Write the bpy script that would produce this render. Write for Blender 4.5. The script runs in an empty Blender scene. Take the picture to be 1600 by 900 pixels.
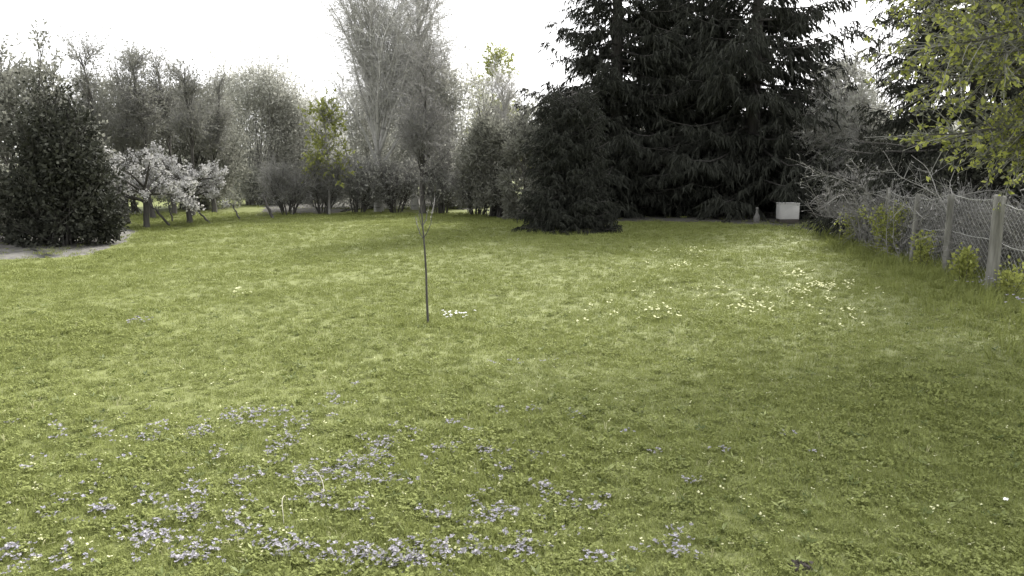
import bpy, math
import numpy as np
from mathutils import Vector

SC = bpy.context.scene
COL = SC.collection
R = math.radians

# ------------------------------------------------------------------ camera
FPX, HORIZON, EYE = 1300.0, 255.0, 1.6          # focal length and horizon row in a 1600 x 900 picture
PITCH = math.atan((450 - HORIZON) / FPX)
cam = bpy.data.cameras.new('camera')
cam.sensor_width = 36.0
cam.lens = 36.0 * FPX / 1600.0
cam.clip_start, cam.clip_end = 0.05, 3000.0
camo = bpy.data.objects.new('camera', cam)
COL.objects.link(camo)
camo.location = (0, 0, EYE)
camo.rotation_euler = (R(90) - PITCH, 0, 0)
SC.camera = camo

# ------------------------------------------------------------------ sky, sun, exposure
SUN_AZ, SUN_EL = R(31), R(46)                    # azimuth to the right of the view direction
world = bpy.data.worlds.new('World')
SC.world = world
world.use_nodes = True
nt = world.node_tree
nt.nodes.clear()
sky = nt.nodes.new('ShaderNodeTexSky')
sky.sky_type = 'NISHITA'
sky.sun_disc = False
sky.sun_elevation = SUN_EL
sky.sun_rotation = SUN_AZ
sky.air_density, sky.dust_density, sky.ozone_density = 1.0, 6.0, 1.0
hs = nt.nodes.new('ShaderNodeHueSaturation')     # thin white cloud: the sky keeps little of its blue
hs.inputs['Saturation'].default_value = 0.12
bg = nt.nodes.new('ShaderNodeBackground')
bg.inputs['Strength'].default_value = 0.15
wo = nt.nodes.new('ShaderNodeOutputWorld')
veil = nt.nodes.new('ShaderNodeMix')              # even high cloud over the whole sky
veil.data_type = 'RGBA'; veil.blend_type = 'MIX'
veil.inputs['Factor'].default_value = 0.6
veil.inputs['B'].default_value = (5.2, 5.2, 5.25, 1)
nt.links.new(sky.outputs[0], hs.inputs['Color'])
nt.links.new(hs.outputs[0], veil.inputs['A'])
nt.links.new(veil.outputs['Result'], bg.inputs['Color'])
nt.links.new(bg.outputs[0], wo.inputs['Surface'])

sun = bpy.data.lights.new('sun', 'SUN')
sun.energy, sun.angle, sun.color = 2.9, R(6), (1.0, 0.96, 0.9)
suno = bpy.data.objects.new('sun', sun)
COL.objects.link(suno)
sdir = Vector((math.sin(SUN_AZ) * math.cos(SUN_EL), math.cos(SUN_AZ) * math.cos(SUN_EL), math.sin(SUN_EL)))
suno.rotation_euler = sdir.to_track_quat('Z', 'Y').to_euler()
suno.location = sdir * 60

SC.view_settings.view_transform = 'Standard'
SC.view_settings.look = 'None'
SC.view_settings.gamma = 1.0
SC.view_settings.exposure = 1.54
SC.render.engine = 'CYCLES'
SC.cycles.max_bounces = 8
SC.cycles.diffuse_bounces = 5
SC.cycles.transmission_bounces = 3
SC.cycles.transparent_max_bounces = 4
SC.cycles.use_denoising = True
SC.cycles.denoiser = 'OPENIMAGEDENOISE'
SC.cycles.denoising_prefilter = 'ACCURATE'

# ------------------------------------------------------------------ helpers
def ray(px, py):
    u, v = (px - 800) / FPX, (450 - py) / FPX
    return np.array([u, math.cos(PITCH) + v * math.sin(PITCH), -math.sin(PITCH) + v * math.cos(PITCH)])

def gpt(px, py):
    """the ground point seen at a spot of the photograph"""
    d = ray(px, py)
    t = -EYE / d[2]
    return np.array([d[0] * t, d[1] * t, 0.0])

def apt(px, py, y):
    """the point seen there at depth y"""
    d = ray(px, py)
    t = y / d[1]
    return np.array([d[0] * t, y, EYE + d[2] * t])

def hgt(x, y):
    """gentle unevenness of the ground"""
    x = np.asarray(x, float); y = np.asarray(y, float)
    return (0.035 * np.sin(x * 0.55 + 1.3) * np.sin(y * 0.47 + 0.4) + 0.012 * np.sin(x * 1.9 + y * 1.3)
            + 0.008 * np.sin(x * 3.7 - y * 2.9 + 2.0)) * np.clip((60 - np.hypot(x, y)) / 20, 0, 1)

def norm(a):
    return a / np.maximum(np.linalg.norm(a, axis=-1, keepdims=True), 1e-9)

class MB:
    def __init__(self):
        self.v, self.f, self.n = [], [], 0
    def add(self, v, f):
        v = np.asarray(v, float).reshape(-1, 3)
        self.v.append(v); self.f.append(np.asarray(f, np.int64) + self.n); self.n += len(v)
    def mesh(self, name, mat=None, smooth=False):
        me = bpy.data.meshes.new(name)
        V = np.concatenate(self.v)
        tot = np.concatenate([np.full(len(f), f.shape[1], np.int32) for f in self.f])
        loops = np.concatenate([f.ravel() for f in self.f]).astype(np.int32)
        me.vertices.add(len(V)); me.vertices.foreach_set('co', V.astype(np.float32).ravel())
        me.loops.add(len(loops)); me.loops.foreach_set('vertex_index', loops)
        me.polygons.add(len(tot))
        st = np.zeros(len(tot), np.int32); st[1:] = np.cumsum(tot)[:-1]
        me.polygons.foreach_set('loop_start', st); me.polygons.foreach_set('loop_total', tot)
        if smooth:
            me.polygons.foreach_set('use_smooth', np.ones(len(tot), bool))
        me.update(calc_edges=True)
        if mat: me.materials.append(mat)
        return me
    def build(self, name, mat, parent=None, smooth=False, kind=None):
        o = bpy.data.objects.new(name, self.mesh(name, mat, smooth))
        COL.objects.link(o)
        if parent is not None: o.parent = parent
        if kind: o['kind'] = kind
        return o

def thing(name, label, cat, loc, group=None):
    o = bpy.data.objects.new(name, None)
    COL.objects.link(o)
    o.empty_display_size = 0.2
    o.location = (float(loc[0]), float(loc[1]), float(loc[2]))
    o['label'] = label; o['category'] = cat
    if group: o['group'] = group
    return o

def tag(o, label, cat, group=None, kind=None):
    o['label'] = label; o['category'] = cat
    if group: o['group'] = group
    if kind: o['kind'] = kind
    return o

def onground(p):
    return np.array([p[0], p[1], float(hgt(p[0], p[1]))])

def tubes(mb, P, r, sides=3):
    """P (n,k,3) polylines, r (n,k) radii"""
    P = np.asarray(P, float); n, k, _ = P.shape
    if n == 0: return
    T = np.empty_like(P); T[:, :-1] = P[:, 1:] - P[:, :-1]; T[:, -1] = T[:, -2]
    T = norm(T)
    ref = np.where(np.abs(T[:, :1, 2:3]) > 0.8, np.array([1.0, 0.13, 0.0]), np.array([0.0, 0.11, 1.0]))
    A = norm(np.cross(T, np.broadcast_to(ref, T.shape)))
    B = np.cross(T, A)
    ang = np.arange(sides) * 2 * np.pi / sides
    V = P[:, :, None] + r[:, :, None, None] * (A[:, :, None] * np.cos(ang)[:, None] + B[:, :, None] * np.sin(ang)[:, None])
    idx = np.arange(n * k * sides).reshape(n, k, sides)
    a = idx[:, :-1]; b = np.roll(a, -1, 2); d = idx[:, 1:]; c = np.roll(d, -1, 2)
    mb.add(V, np.stack([a, b, c, d], -1).reshape(-1, 4))

def grow(rng, S, D, L, k, wig=0.15, trop=(0, 0, 0)):
    n = len(S)
    P = np.empty((n, k, 3)); P[:, 0] = S
    d = norm(D)
    for i in range(1, k):
        d = norm(d + rng.normal(0, wig, (n, 3)) + np.asarray(trop))
        P[:, i] = P[:, i - 1] + d * (L / (k - 1))[:, None]
    return P

def spawn(rng, P, num, t0, t1, amin, amax, up=0.0):
    """num child starts on random parents: start, direction, position along the parent, parent index"""
    n, k, _ = P.shape
    L = np.linalg.norm(P[:, -1] - P[:, 0], axis=1) + 1e-6
    pi = rng.choice(n, num, p=L / L.sum())
    t = rng.uniform(t0, t1, num)
    s = t * (k - 1); i = np.minimum(s.astype(int), k - 2); fr = (s - i)[:, None]
    A, B = P[pi, i], P[pi, i + 1]
    S = A + (B - A) * fr
    T = norm(B - A)
    q = norm(np.cross(T, rng.normal(0, 1, (num, 3))))
    a = rng.uniform(amin, amax, num)[:, None]
    D = norm(T * np.cos(a) + q * np.sin(a) + np.array([0, 0, up]))
    return S, D, t, pi

def leaves(mb, rng, C, size, wid=0.55, D=None, N=None, fold=0.2, tri=False):
    """folded rhombic leaves at points C"""
    n = len(C)
    if n == 0: return
    size = np.broadcast_to(np.asarray(size, float), (n,))[:, None]
    D = norm(rng.normal(0, 1, (n, 3))) if D is None else norm(D)
    X = rng.normal(0, 1, (n, 3)) if N is None else N + rng.normal(0, 0.5, (n, 3))
    Sd = norm(np.cross(D, X)); Nn = np.cross(Sd, D)
    w = size * wid * 0.5
    if tri:                                       # far leaves, a pixel or two across: one face each
        v = np.stack([C + Sd * w * .9, C + D * size, C - Sd * w * .9 + Nn * w * .5], 1)
        mb.add(v, np.arange(n)[:, None] * 3 + np.array([0, 1, 2]))
        return
    v = np.stack([C, C + D * size * 0.45 + Sd * w + Nn * w * fold, C + D * size, C + D * size * 0.45 - Sd * w + Nn * w * fold], 1)
    b = np.arange(n)[:, None] * 4
    mb.add(v, np.concatenate([b + np.array([0, 1, 2]), b + np.array([0, 2, 3])]))

def taper(n, k, r0, r1):
    r0 = np.broadcast_to(np.asarray(r0, float), (n,)); r1 = np.broadcast_to(np.asarray(r1, float), (n,))
    t = np.linspace(0, 1, k)
    return r0[:, None] * (1 - t) + r1[:, None] * t

# ------------------------------------------------------------------ materials
def mat(name, stops, source='island', rough=0.8, trans=0.0, scale=6.0, bump=0.0, spec=0.25, stretch=(1, 1, 1)):
    """stops: [(pos, rgb)]; source island = each leaf its own tone, noise = mottling in space"""
    m = bpy.data.materials.new(name); m.use_nodes = True
    t = m.node_tree; N = t.nodes; N.clear()
    out = N.new('ShaderNodeOutputMaterial')
    b = N.new('ShaderNodeBsdfPrincipled')
    b.inputs['Roughness'].default_value = rough
    b.inputs['Specular IOR Level'].default_value = spec
    cr = N.new('ShaderNodeValToRGB')
    el = cr.color_ramp.elements
    while len(el) < len(stops): el.new(0.5)
    for e, (p, c) in zip(el, stops): e.position = p; e.color = (*c, 1)
    if source == 'island':
        g = N.new('ShaderNodeNewGeometry'); t.links.new(g.outputs['Random Per Island'], cr.inputs[0])
    elif source == 'object':
        g = N.new('ShaderNodeObjectInfo'); t.links.new(g.outputs['Random'], cr.inputs[0])
    else:
        tc = N.new('ShaderNodeTexCoord'); mp = N.new('ShaderNodeMapping'); mp.inputs['Scale'].default_value = stretch
        no = N.new('ShaderNodeTexNoise'); no.inputs['Scale'].default_value = scale; no.inputs['Detail'].default_value = 6
        no.inputs['Roughness'].default_value = 0.65
        t.links.new(tc.outputs['Object'], mp.inputs[0]); t.links.new(mp.outputs[0], no.inputs['Vector'])
        t.links.new(no.outputs['Fac'], cr.inputs[0])
        if bump:
            bp = N.new('ShaderNodeBump'); bp.inputs['Strength'].default_value = bump; bp.inputs['Distance'].default_value = 0.02
            t.links.new(no.outputs['Fac'], bp.inputs['Height']); t.links.new(bp.outputs[0], b.inputs['Normal'])
    t.links.new(cr.outputs[0], b.inputs['Base Color'])
    if trans:
        tr = N.new('ShaderNodeBsdfTranslucent'); mx = N.new('ShaderNodeMixShader'); mx.inputs[0].default_value = trans
        t.links.new(cr.outputs[0], tr.inputs['Color'])
        t.links.new(b.outputs[0], mx.inputs[1]); t.links.new(tr.outputs[0], mx.inputs[2]); t.links.new(mx.outputs[0], out.inputs[0])
    else:
        t.links.new(b.outputs[0], out.inputs[0])
    return m

def two(a, b): return [(0.0, a), (1.0, b)]
def noi(a, b): return [(0.32, a), (0.68, b)]

M = {}
M['bark_grey'] = mat('bark_grey', noi((.13, .125, .115), (.27, .265, .25)), 'noise', .9, scale=9, bump=.5, stretch=(1, 1, .25))
M['bark_dark'] = mat('bark_dark', noi((.035, .033, .03), (.10, .095, .088)), 'noise', .9, scale=9, bump=.5, stretch=(1, 1, .25))
M['bark_birch'] = mat('bark_birch', [(.3, (.06, .058, .055)), (.42, (.36, .355, .34)), (.8, (.5, .49, .47))], 'noise', .8, scale=5, bump=.2, stretch=(.4, .4, 2))
M['twig_pale'] = mat('twig_pale', two((.38, .375, .355), (.58, .57, .545)))
M['twig_mid'] = mat('twig_mid', two((.15, .148, .14), (.29, .285, .27)))
M['twig_dark'] = mat('twig_dark', two((.05, .048, .044), (.12, .117, .11)))
M['bud_pale'] = mat('bud_pale', two((.20, .20, .175), (.40, .40, .36)), trans=.25)
M['leaf_grey'] = mat('leaf_grey', two((.31, .312, .275), (.46, .462, .415)), trans=.5)
M['leaf_mid'] = mat('leaf_mid', two((.14, .142, .118), (.25, .252, .215)), trans=.45)
M['leaf_dark'] = mat('leaf_dark', two((.020, .0215, .017), (.062, .065, .050)), rough=.8, trans=.12, spec=.12)
M['needle'] = mat('needle', two((.015, .0165, .0132), (.050, .053, .043)), rough=.85, trans=.08, spec=.15)
M['needle_soft'] = mat('needle_soft', two((.03, .032, .027), (.085, .088, .076)), rough=.7, trans=.08)
M['leaf_lime'] = mat('leaf_lime', two((.18, .20, .05), (.36, .385, .12)), trans=.45)
M['leaf_spring'] = mat('leaf_spring', [(0, (.09, .095, .075)), (.5, (.20, .205, .16)), (.57, (.27, .30, .07)), (1, (.46, .48, .14))], trans=.4)
M['blossom'] = mat('blossom', two((.32, .316, .31), (.58, .572, .56)), trans=.3)
M['wire'] = mat('wire', two((.30, .30, .285), (.48, .48, .46)), rough=.6)
M['post'] = mat('post', noi((.085, .083, .073), (.25, .245, .225)), 'noise', .95, scale=14, bump=.8, stretch=(1, 1, .12))
M['white_paint'] = mat('white_paint', noi((.40, .397, .39), (.52, .515, .50)), 'noise', .6, scale=3)
M['wood_dark'] = mat('wood_dark', noi((.04, .036, .03), (.09, .08, .07)), 'noise', .9, scale=8, bump=.4)
M['stone'] = mat('stone', noi((.10, .098, .092), (.20, .195, .185)), 'noise', .9, scale=12, bump=.6)
M['soil'] = mat('soil', noi((.02, .017, .015), (.06, .052, .045)), 'noise', .95, scale=20, bump=1)
M['litter_pale'] = mat('litter_pale', noi((.06, .058, .052), (.145, .14, .128)), 'noise', .95, scale=7, bump=.8)
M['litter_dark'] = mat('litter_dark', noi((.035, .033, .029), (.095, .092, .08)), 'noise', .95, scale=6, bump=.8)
M['dead_leaf'] = mat('dead_leaf', two((.10, .095, .088), (.26, .25, .235)), rough=.9)
M['violet'] = mat('violet', two((.19, .183, .205), (.39, .378, .41)), trans=.2)
M['violet_blue'] = mat('violet_blue', two((.19, .184, .23), (.34, .33, .39)), trans=.2)
M['cream'] = mat('cream', two((.62, .62, .34), (.85, .85, .62)), trans=.25)
M['daisy'] = mat('daisy', two((.72, .72, .72), (.85, .85, .84)), trans=.2)
M['straw'] = mat('straw', two((.22, .21, .16), (.30, .29, .23)))

def lawn_nodes(m, dark, light, gain):
    """patches of yellower and greener grass, shared by the soil surface and the blades"""
    m.use_nodes = True
    t = m.node_tree; N = t.nodes; N.clear()
    out = N.new('ShaderNodeOutputMaterial'); b = N.new('ShaderNodeBsdfPrincipled')
    b.inputs['Roughness'].default_value = .75; b.inputs['Specular IOR Level'].default_value = .2
    g = N.new('ShaderNodeNewGeometry')
    n1 = N.new('ShaderNodeTexNoise'); n1.inputs['Scale'].default_value = .45; n1.inputs['Detail'].default_value = 7; n1.inputs['Roughness'].default_value = .62
    n2 = N.new('ShaderNodeTexNoise'); n2.inputs['Scale'].default_value = 4.5; n2.inputs['Detail'].default_value = 8; n2.inputs['Roughness'].default_value = .7
    mx = N.new('ShaderNodeMath'); mx.operation = 'ADD'
    h1 = N.new('ShaderNodeMath'); h1.operation = 'MULTIPLY'; h1.inputs[1].default_value = .35
    h2 = N.new('ShaderNodeMath'); h2.operation = 'MULTIPLY'; h2.inputs[1].default_value = .65
    t.links.new(g.outputs['Position'], n1.inputs['Vector']); t.links.new(g.outputs['Position'], n2.inputs['Vector'])
    t.links.new(n1.outputs['Fac'], h1.inputs[0]); t.links.new(n2.outputs['Fac'], h2.inputs[0])
    t.links.new(h1.outputs[0], mx.inputs[0]); t.links.new(h2.outputs[0], mx.inputs[1])
    cr = N.new('ShaderNodeValToRGB')
    cr.color_ramp.elements[0].position = .36; cr.color_ramp.elements[0].color = (*dark, 1)
    cr.color_ramp.elements[1].position = .60; cr.color_ramp.elements[1].color = (*light, 1)
    t.links.new(mx.outputs[0], cr.inputs[0])
    return t, N, out, b, cr, n2

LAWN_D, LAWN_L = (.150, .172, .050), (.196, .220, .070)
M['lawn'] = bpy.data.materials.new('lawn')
t_, N_, out_, b_, cr_, n2_ = lawn_nodes(M['lawn'], tuple(.66 * c for c in LAWN_D), tuple(.66 * c for c in LAWN_L), 1)  # ground colour darkened to stand in for shade between the blades
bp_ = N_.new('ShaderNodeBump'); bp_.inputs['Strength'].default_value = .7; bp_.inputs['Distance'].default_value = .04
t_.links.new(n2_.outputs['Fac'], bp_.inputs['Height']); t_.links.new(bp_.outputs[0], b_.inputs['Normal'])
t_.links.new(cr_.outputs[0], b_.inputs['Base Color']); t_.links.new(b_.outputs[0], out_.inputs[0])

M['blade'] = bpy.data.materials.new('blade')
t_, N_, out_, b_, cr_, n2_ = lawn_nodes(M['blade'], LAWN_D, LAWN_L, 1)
oi = N_.new('ShaderNodeObjectInfo'); gi = N_.new('ShaderNodeNewGeometry')
ad = N_.new('ShaderNodeMath'); ad.operation = 'ADD'
t_.links.new(oi.outputs['Random'], ad.inputs[0]); t_.links.new(gi.outputs['Random Per Island'], ad.inputs[1])
mr = N_.new('ShaderNodeMapRange'); mr.inputs[1].default_value = 0; mr.inputs[2].default_value = 2; mr.inputs[3].default_value = .8; mr.inputs[4].default_value = 1.24
t_.links.new(ad.outputs[0], mr.inputs[0])
hv = N_.new('ShaderNodeHueSaturation'); t_.links.new(mr.outputs[0], hv.inputs['Value']); t_.links.new(cr_.outputs[0], hv.inputs['Color'])
tl = N_.new('ShaderNodeBsdfTranslucent'); ms = N_.new('ShaderNodeMixShader'); ms.inputs[0].default_value = .3
t_.links.new(hv.outputs[0], b_.inputs['Base Color']); t_.links.new(hv.outputs[0], tl.inputs['Color'])
t_.links.new(b_.outputs[0], ms.inputs[1]); t_.links.new(tl.outputs[0], ms.inputs[2]); t_.links.new(ms.outputs[0], out_.inputs[0])

# ------------------------------------------------------------------ ground
def axis(lo, hi, near_lo, near_hi, step, far_n):
    a = np.arange(near_lo, near_hi + step, step)
    return np.concatenate([-np.geomspace(-lo, -near_lo + step, far_n) if near_lo < 0 else np.array([]), a, np.geomspace(near_hi + 2 * step, hi, far_n)])

gx = axis(-1500, 1500, -16, 16, .25, 14)
gy = np.concatenate([-np.geomspace(1500, 2, 12), np.arange(-1.5, 32, .25), np.geomspace(33, 1500, 14)])
X, Y = np.meshgrid(gx, gy)
mb = MB()
idx = np.arange(X.size).reshape(X.shape)
mb.add(np.stack([X, Y, hgt(X, Y)], -1), np.stack([idx[:-1, :-1], idx[:-1, 1:], idx[1:, 1:], idx[1:, :-1]], -1).reshape(-1, 4))
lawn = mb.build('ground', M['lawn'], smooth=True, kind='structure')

def sheet(name, outline, m, lift, seed):
    """an irregular patch of other ground lying on the lawn"""
    rng = np.random.default_rng(seed)
    O = np.array(outline, float)
    seg = []
    for a, b in zip(O, np.roll(O, -1, 0)):
        k = max(2, int(np.linalg.norm(b - a) / .25))
        for i in range(k): seg.append(a + (b - a) * i / k + rng.normal(0, .07, 2))
    P = np.array(seg)
    c = P.mean(0)
    mb = MB()
    rings = [c + (P - c) * s for s in np.linspace(1, .02, 12)]
    n = len(P)
    V = np.concatenate(rings)
    Z = hgt(V[:, 0], V[:, 1]) + lift
    Z[:n] -= lift + .01
    idx = np.arange(len(V)).reshape(12, n)
    a = idx[:-1]; b = np.roll(a, -1, 1); d = idx[1:]; c2 = np.roll(d, -1, 1)
    mb.add(np.column_stack([V, Z]), np.stack([a, b, c2, d], -1).reshape(-1, 4))
    return mb.build(name, m, smooth=True, kind='structure')

g = lambda x, y: gpt(x, y)[:2]
sheet('soil_bed', [g(-260, 420), g(20, 408), g(110, 404), g(190, 385), g(222, 362), g(180, 350), g(60, 345), g(-200, 350)], M['litter_pale'], .02, 1)
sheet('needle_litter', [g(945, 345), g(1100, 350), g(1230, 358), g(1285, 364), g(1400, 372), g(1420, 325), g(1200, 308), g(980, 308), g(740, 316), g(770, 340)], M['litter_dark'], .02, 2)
sheet('leaf_litter', [g(395, 338), g(520, 333), g(560, 326), g(640, 322), g(745, 330), g(770, 315), g(620, 300), g(420, 308)], M['litter_dark'], .02, 3)

# ------------------------------------------------------------------ plant builders
def lumps(rng, n, rx, ry, h, base=.0):
    """centres and radii of foliage clumps filling a bush-shaped volume that reaches the ground"""
    q = rng.uniform(.05, .95, n)
    prof = np.where(q > .38, np.sqrt(np.maximum(0, 1 - ((q - .38) / .66) ** 2)), .84 + .16 * q / .38)
    a = rng.uniform(0, 2 * np.pi, n); r = np.sqrt(rng.uniform(.08, .62, n)) * prof
    s = rng.uniform(.2, .38, n) * min(rx, h * .5)
    z = np.minimum(base + q * h, h - s * .8)
    return np.column_stack([np.cos(a) * r * rx, np.sin(a) * r * ry, z]), s

def lump_points(rng, c, s, n):
    k = rng.choice(len(c), n, p=s ** 2 / (s ** 2).sum())
    u = norm(rng.normal(0, 1, (n, 3)))
    r = s[k] * rng.uniform(.35, 1.12, n) ** .6
    return c[k] + u * r[:, None], u

def leafy_bush(name, label, cat, loc, rx, ry, h, seed, m, mtwig, nleaf=14000, leaf=.09, nl=34, base=0.0, group=None, stray=60, wid=.55, upright=0.):
    rng = np.random.default_rng(seed)
    loc = onground(loc)
    T = thing(name, label, cat, loc, group)
    c, s = lumps(rng, nl, rx, ry, h, base)
    nleaf = int(nleaf * .8); leaf *= 1.1
    P, u = lump_points(rng, c, s, nleaf)
    ok = P[:, 2] > .03
    P, u = P[ok], u[ok]
    mb = MB(); far = loc[1] > 20
    D = norm(u + rng.normal(0, .8, u.shape) + np.array([0, 0, upright]))
    leaves(mb, rng, P, rng.uniform(.35, 1.5, len(P)) * leaf, wid, D, tri=far)
    # stems to every clump
    st = MB()
    n = nl
    S = np.column_stack([rng.normal(0, .12 * rx, n), rng.normal(0, .12 * ry, n), np.full(n, -.05)])
    mid = S * .5 + c * .5 + rng.normal(0, .1, (n, 3)) * np.array([1, 1, .3])
    Q = np.stack([S, S * .6 + mid * .4 + [0, 0, .1 * h], mid, c, c + (c - mid) * .5], 1)
    tubes(st, Q, taper(n, 5, rng.uniform(.018, .04, n), .004), 5)
    # stray shoots beyond the outline, with leaves
    S2, D2, _, _ = spawn(rng, Q, stray, .7, 1, .1, .9, .3)
    Q2 = grow(rng, S2, D2, rng.uniform(.3, .75, stray) * min(1.2, .4 * h), 4, .12)
    tubes(st, Q2, taper(stray, 4, .006, .002), 3)
    S3, D3, _, _ = spawn(rng, Q2, stray * 9, .2, 1, .5, 1.2)
    leaves(mb, rng, S3, rng.uniform(.5, 1.1, len(S3)) * leaf, wid, D3, tri=far)
    st.build('stem', mtwig, T, True)
    mb.build('crown', m, T, kind='stuff')
    return T

def bare_shrub(name, label, cat, loc, h, spread, seed, mb_stem, mtwig, nstem=9, n2=140, n3=1600, n4=6000, buds=0, bud=.03, mbud=None,
               droop=0.0, group=None, rtwig=.0045, trunk_r=.03, lean=.35, up=.25):
    rng = np.random.default_rng(seed)
    loc = onground(loc)
    T = thing(name, label, cat, loc, group)
    a = rng.uniform(0, 2 * np.pi, nstem)
    S = np.column_stack([np.cos(a) * .12 * spread, np.sin(a) * .12 * spread, np.full(nstem, -.06)])
    D = np.column_stack([np.cos(a) * lean * rng.uniform(.3, 1.3, nstem), np.sin(a) * lean * rng.uniform(.3, 1.3, nstem), np.ones(nstem)])
    P1 = grow(rng, S, D, h * rng.uniform(.65, 1.0, nstem), 8, .09)
    st = MB()
    tubes(st, P1, taper(nstem, 8, trunk_r * rng.uniform(.7, 1.2, nstem), .006), 6)
    S2, D2, t2, _ = spawn(rng, P1, n2, .15, .95, .35, .95, up)
    P2 = grow(rng, S2, D2, spread * rng.uniform(.35, .8, n2) * (1.1 - .6 * t2), 6, .13, (0, 0, .03))
    tubes(st, P2, taper(n2, 6, .011, .004), 4)
    st.build('stem', mb_stem, T, True)
    cr = MB()
    S3, D3, t3, _ = spawn(rng, P2, n3, .15, 1, .3, 1.0, up * .5)
    P3 = grow(rng, S3, D3, spread * rng.uniform(.15, .42, n3) * (1.15 - .5 * t3), 3, .18, (0, 0, -droop))
    tubes(cr, P3, taper(n3, 3, rtwig * 1.3, rtwig * .6), 3)
    if n4:
        S4, D4, _, _ = spawn(rng, P3, n4, .1, 1, .3, 1.0)
        P4 = grow(rng, S4, D4, rng.uniform(.12, .36, n4) * min(1.0, spread), 2, .2, (0, 0, -droop * 1.5))
        tubes(cr, P4, taper(n4, 2, rtwig * .8, rtwig * .4), 3)
    else: P4 = P3
    crown = cr.build('crown', mtwig, T, kind='stuff')
    if buds:
        bm = MB()
        S5, D5, _, _ = spawn(rng, P4, buds, .1, 1, .3, 1.2)
        leaves(bm, rng, S5, rng.uniform(.6, 1.4, buds) * bud, .6, D5, tri=True)
        bm.build('leaves', mbud or mtwig, crown, kind='stuff')
    return T

def tree(name, label, cat, loc, h, seed, mtrunk, mtwig, trunk_r=.10, crown0=.3, nlimb=22, limb=.34, n2=220, n3=2600, n4=8000,
         buds=0, bud=.04, mbud=None, droop=0.0, limb_ang=(.45, .9), group=None, rtwig=.005, lean=(0, 0), up=.2, twig_len=(.25, .6), wig=.05):
    rng = np.random.default_rng(seed)
    loc = onground(loc)
    T = thing(name, label, cat, loc, group)
    P0 = grow(rng, np.array([[0, 0, -.1]]), np.array([[lean[0], lean[1], 1.0]]), np.array([h]), 14, wig, (0, 0, .03))
    tk = MB()
    r0 = taper(1, 14, trunk_r, .012); r0[:, 0] *= 1.5; r0[:, 1] *= 1.12
    tubes(tk, P0, r0, 9)
    S1, D1, t1, _ = spawn(rng, P0, nlimb, crown0, .95, *limb_ang, up)
    P1 = grow(rng, S1, D1, h * limb * (1.25 - t1) * rng.uniform(.7, 1.15, nlimb), 9, .09, (0, 0, .05))
    tubes(tk, P1, taper(nlimb, 9, trunk_r * (.62 - .45 * t1), .006), 6)
    tk.build('trunk', mtrunk, T, True)
    cr = MB()
    S2, D2, t2, _ = spawn(rng, P1, n2, .2, 1, .3, .9, up)
    P2 = grow(rng, S2, D2, h * .12 * rng.uniform(.5, 1.2, n2), 6, .12, (0, 0, .02 - droop * .4))
    tubes(cr, P2, taper(n2, 6, .010, .004), 4)
    S3, D3, t3, _ = spawn(rng, P2, n3, .15, 1, .3, 1.0)
    P3 = grow(rng, S3, D3, rng.uniform(*twig_len, n3), 4, .15, (0, 0, -droop * 1.3))
    tubes(cr, P3, taper(n3, 4, rtwig, rtwig * .5), 3)
    P4 = P3
    if n4:
        S4, D4, _, _ = spawn(rng, P3, n4, .1, 1, .3, 1.0)
        P4 = grow(rng, S4, D4, rng.uniform(.12, .34, n4), 2, .15, (0, 0, -droop * 1.6))
        tubes(cr, P4, taper(n4, 2, rtwig * .75, rtwig * .35), 3)
    crown = cr.build('crown', mtwig, T, kind='stuff')
    if buds:
        bm = MB()
        S5, D5, _, _ = spawn(rng, P4, buds, .1, 1, .3, 1.2)
        leaves(bm, rng, S5, rng.uniform(.6, 1.4, buds) * bud, .6, D5, tri=True)
        bm.build('leaves', mbud, crown, kind='stuff')
    return T

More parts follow.
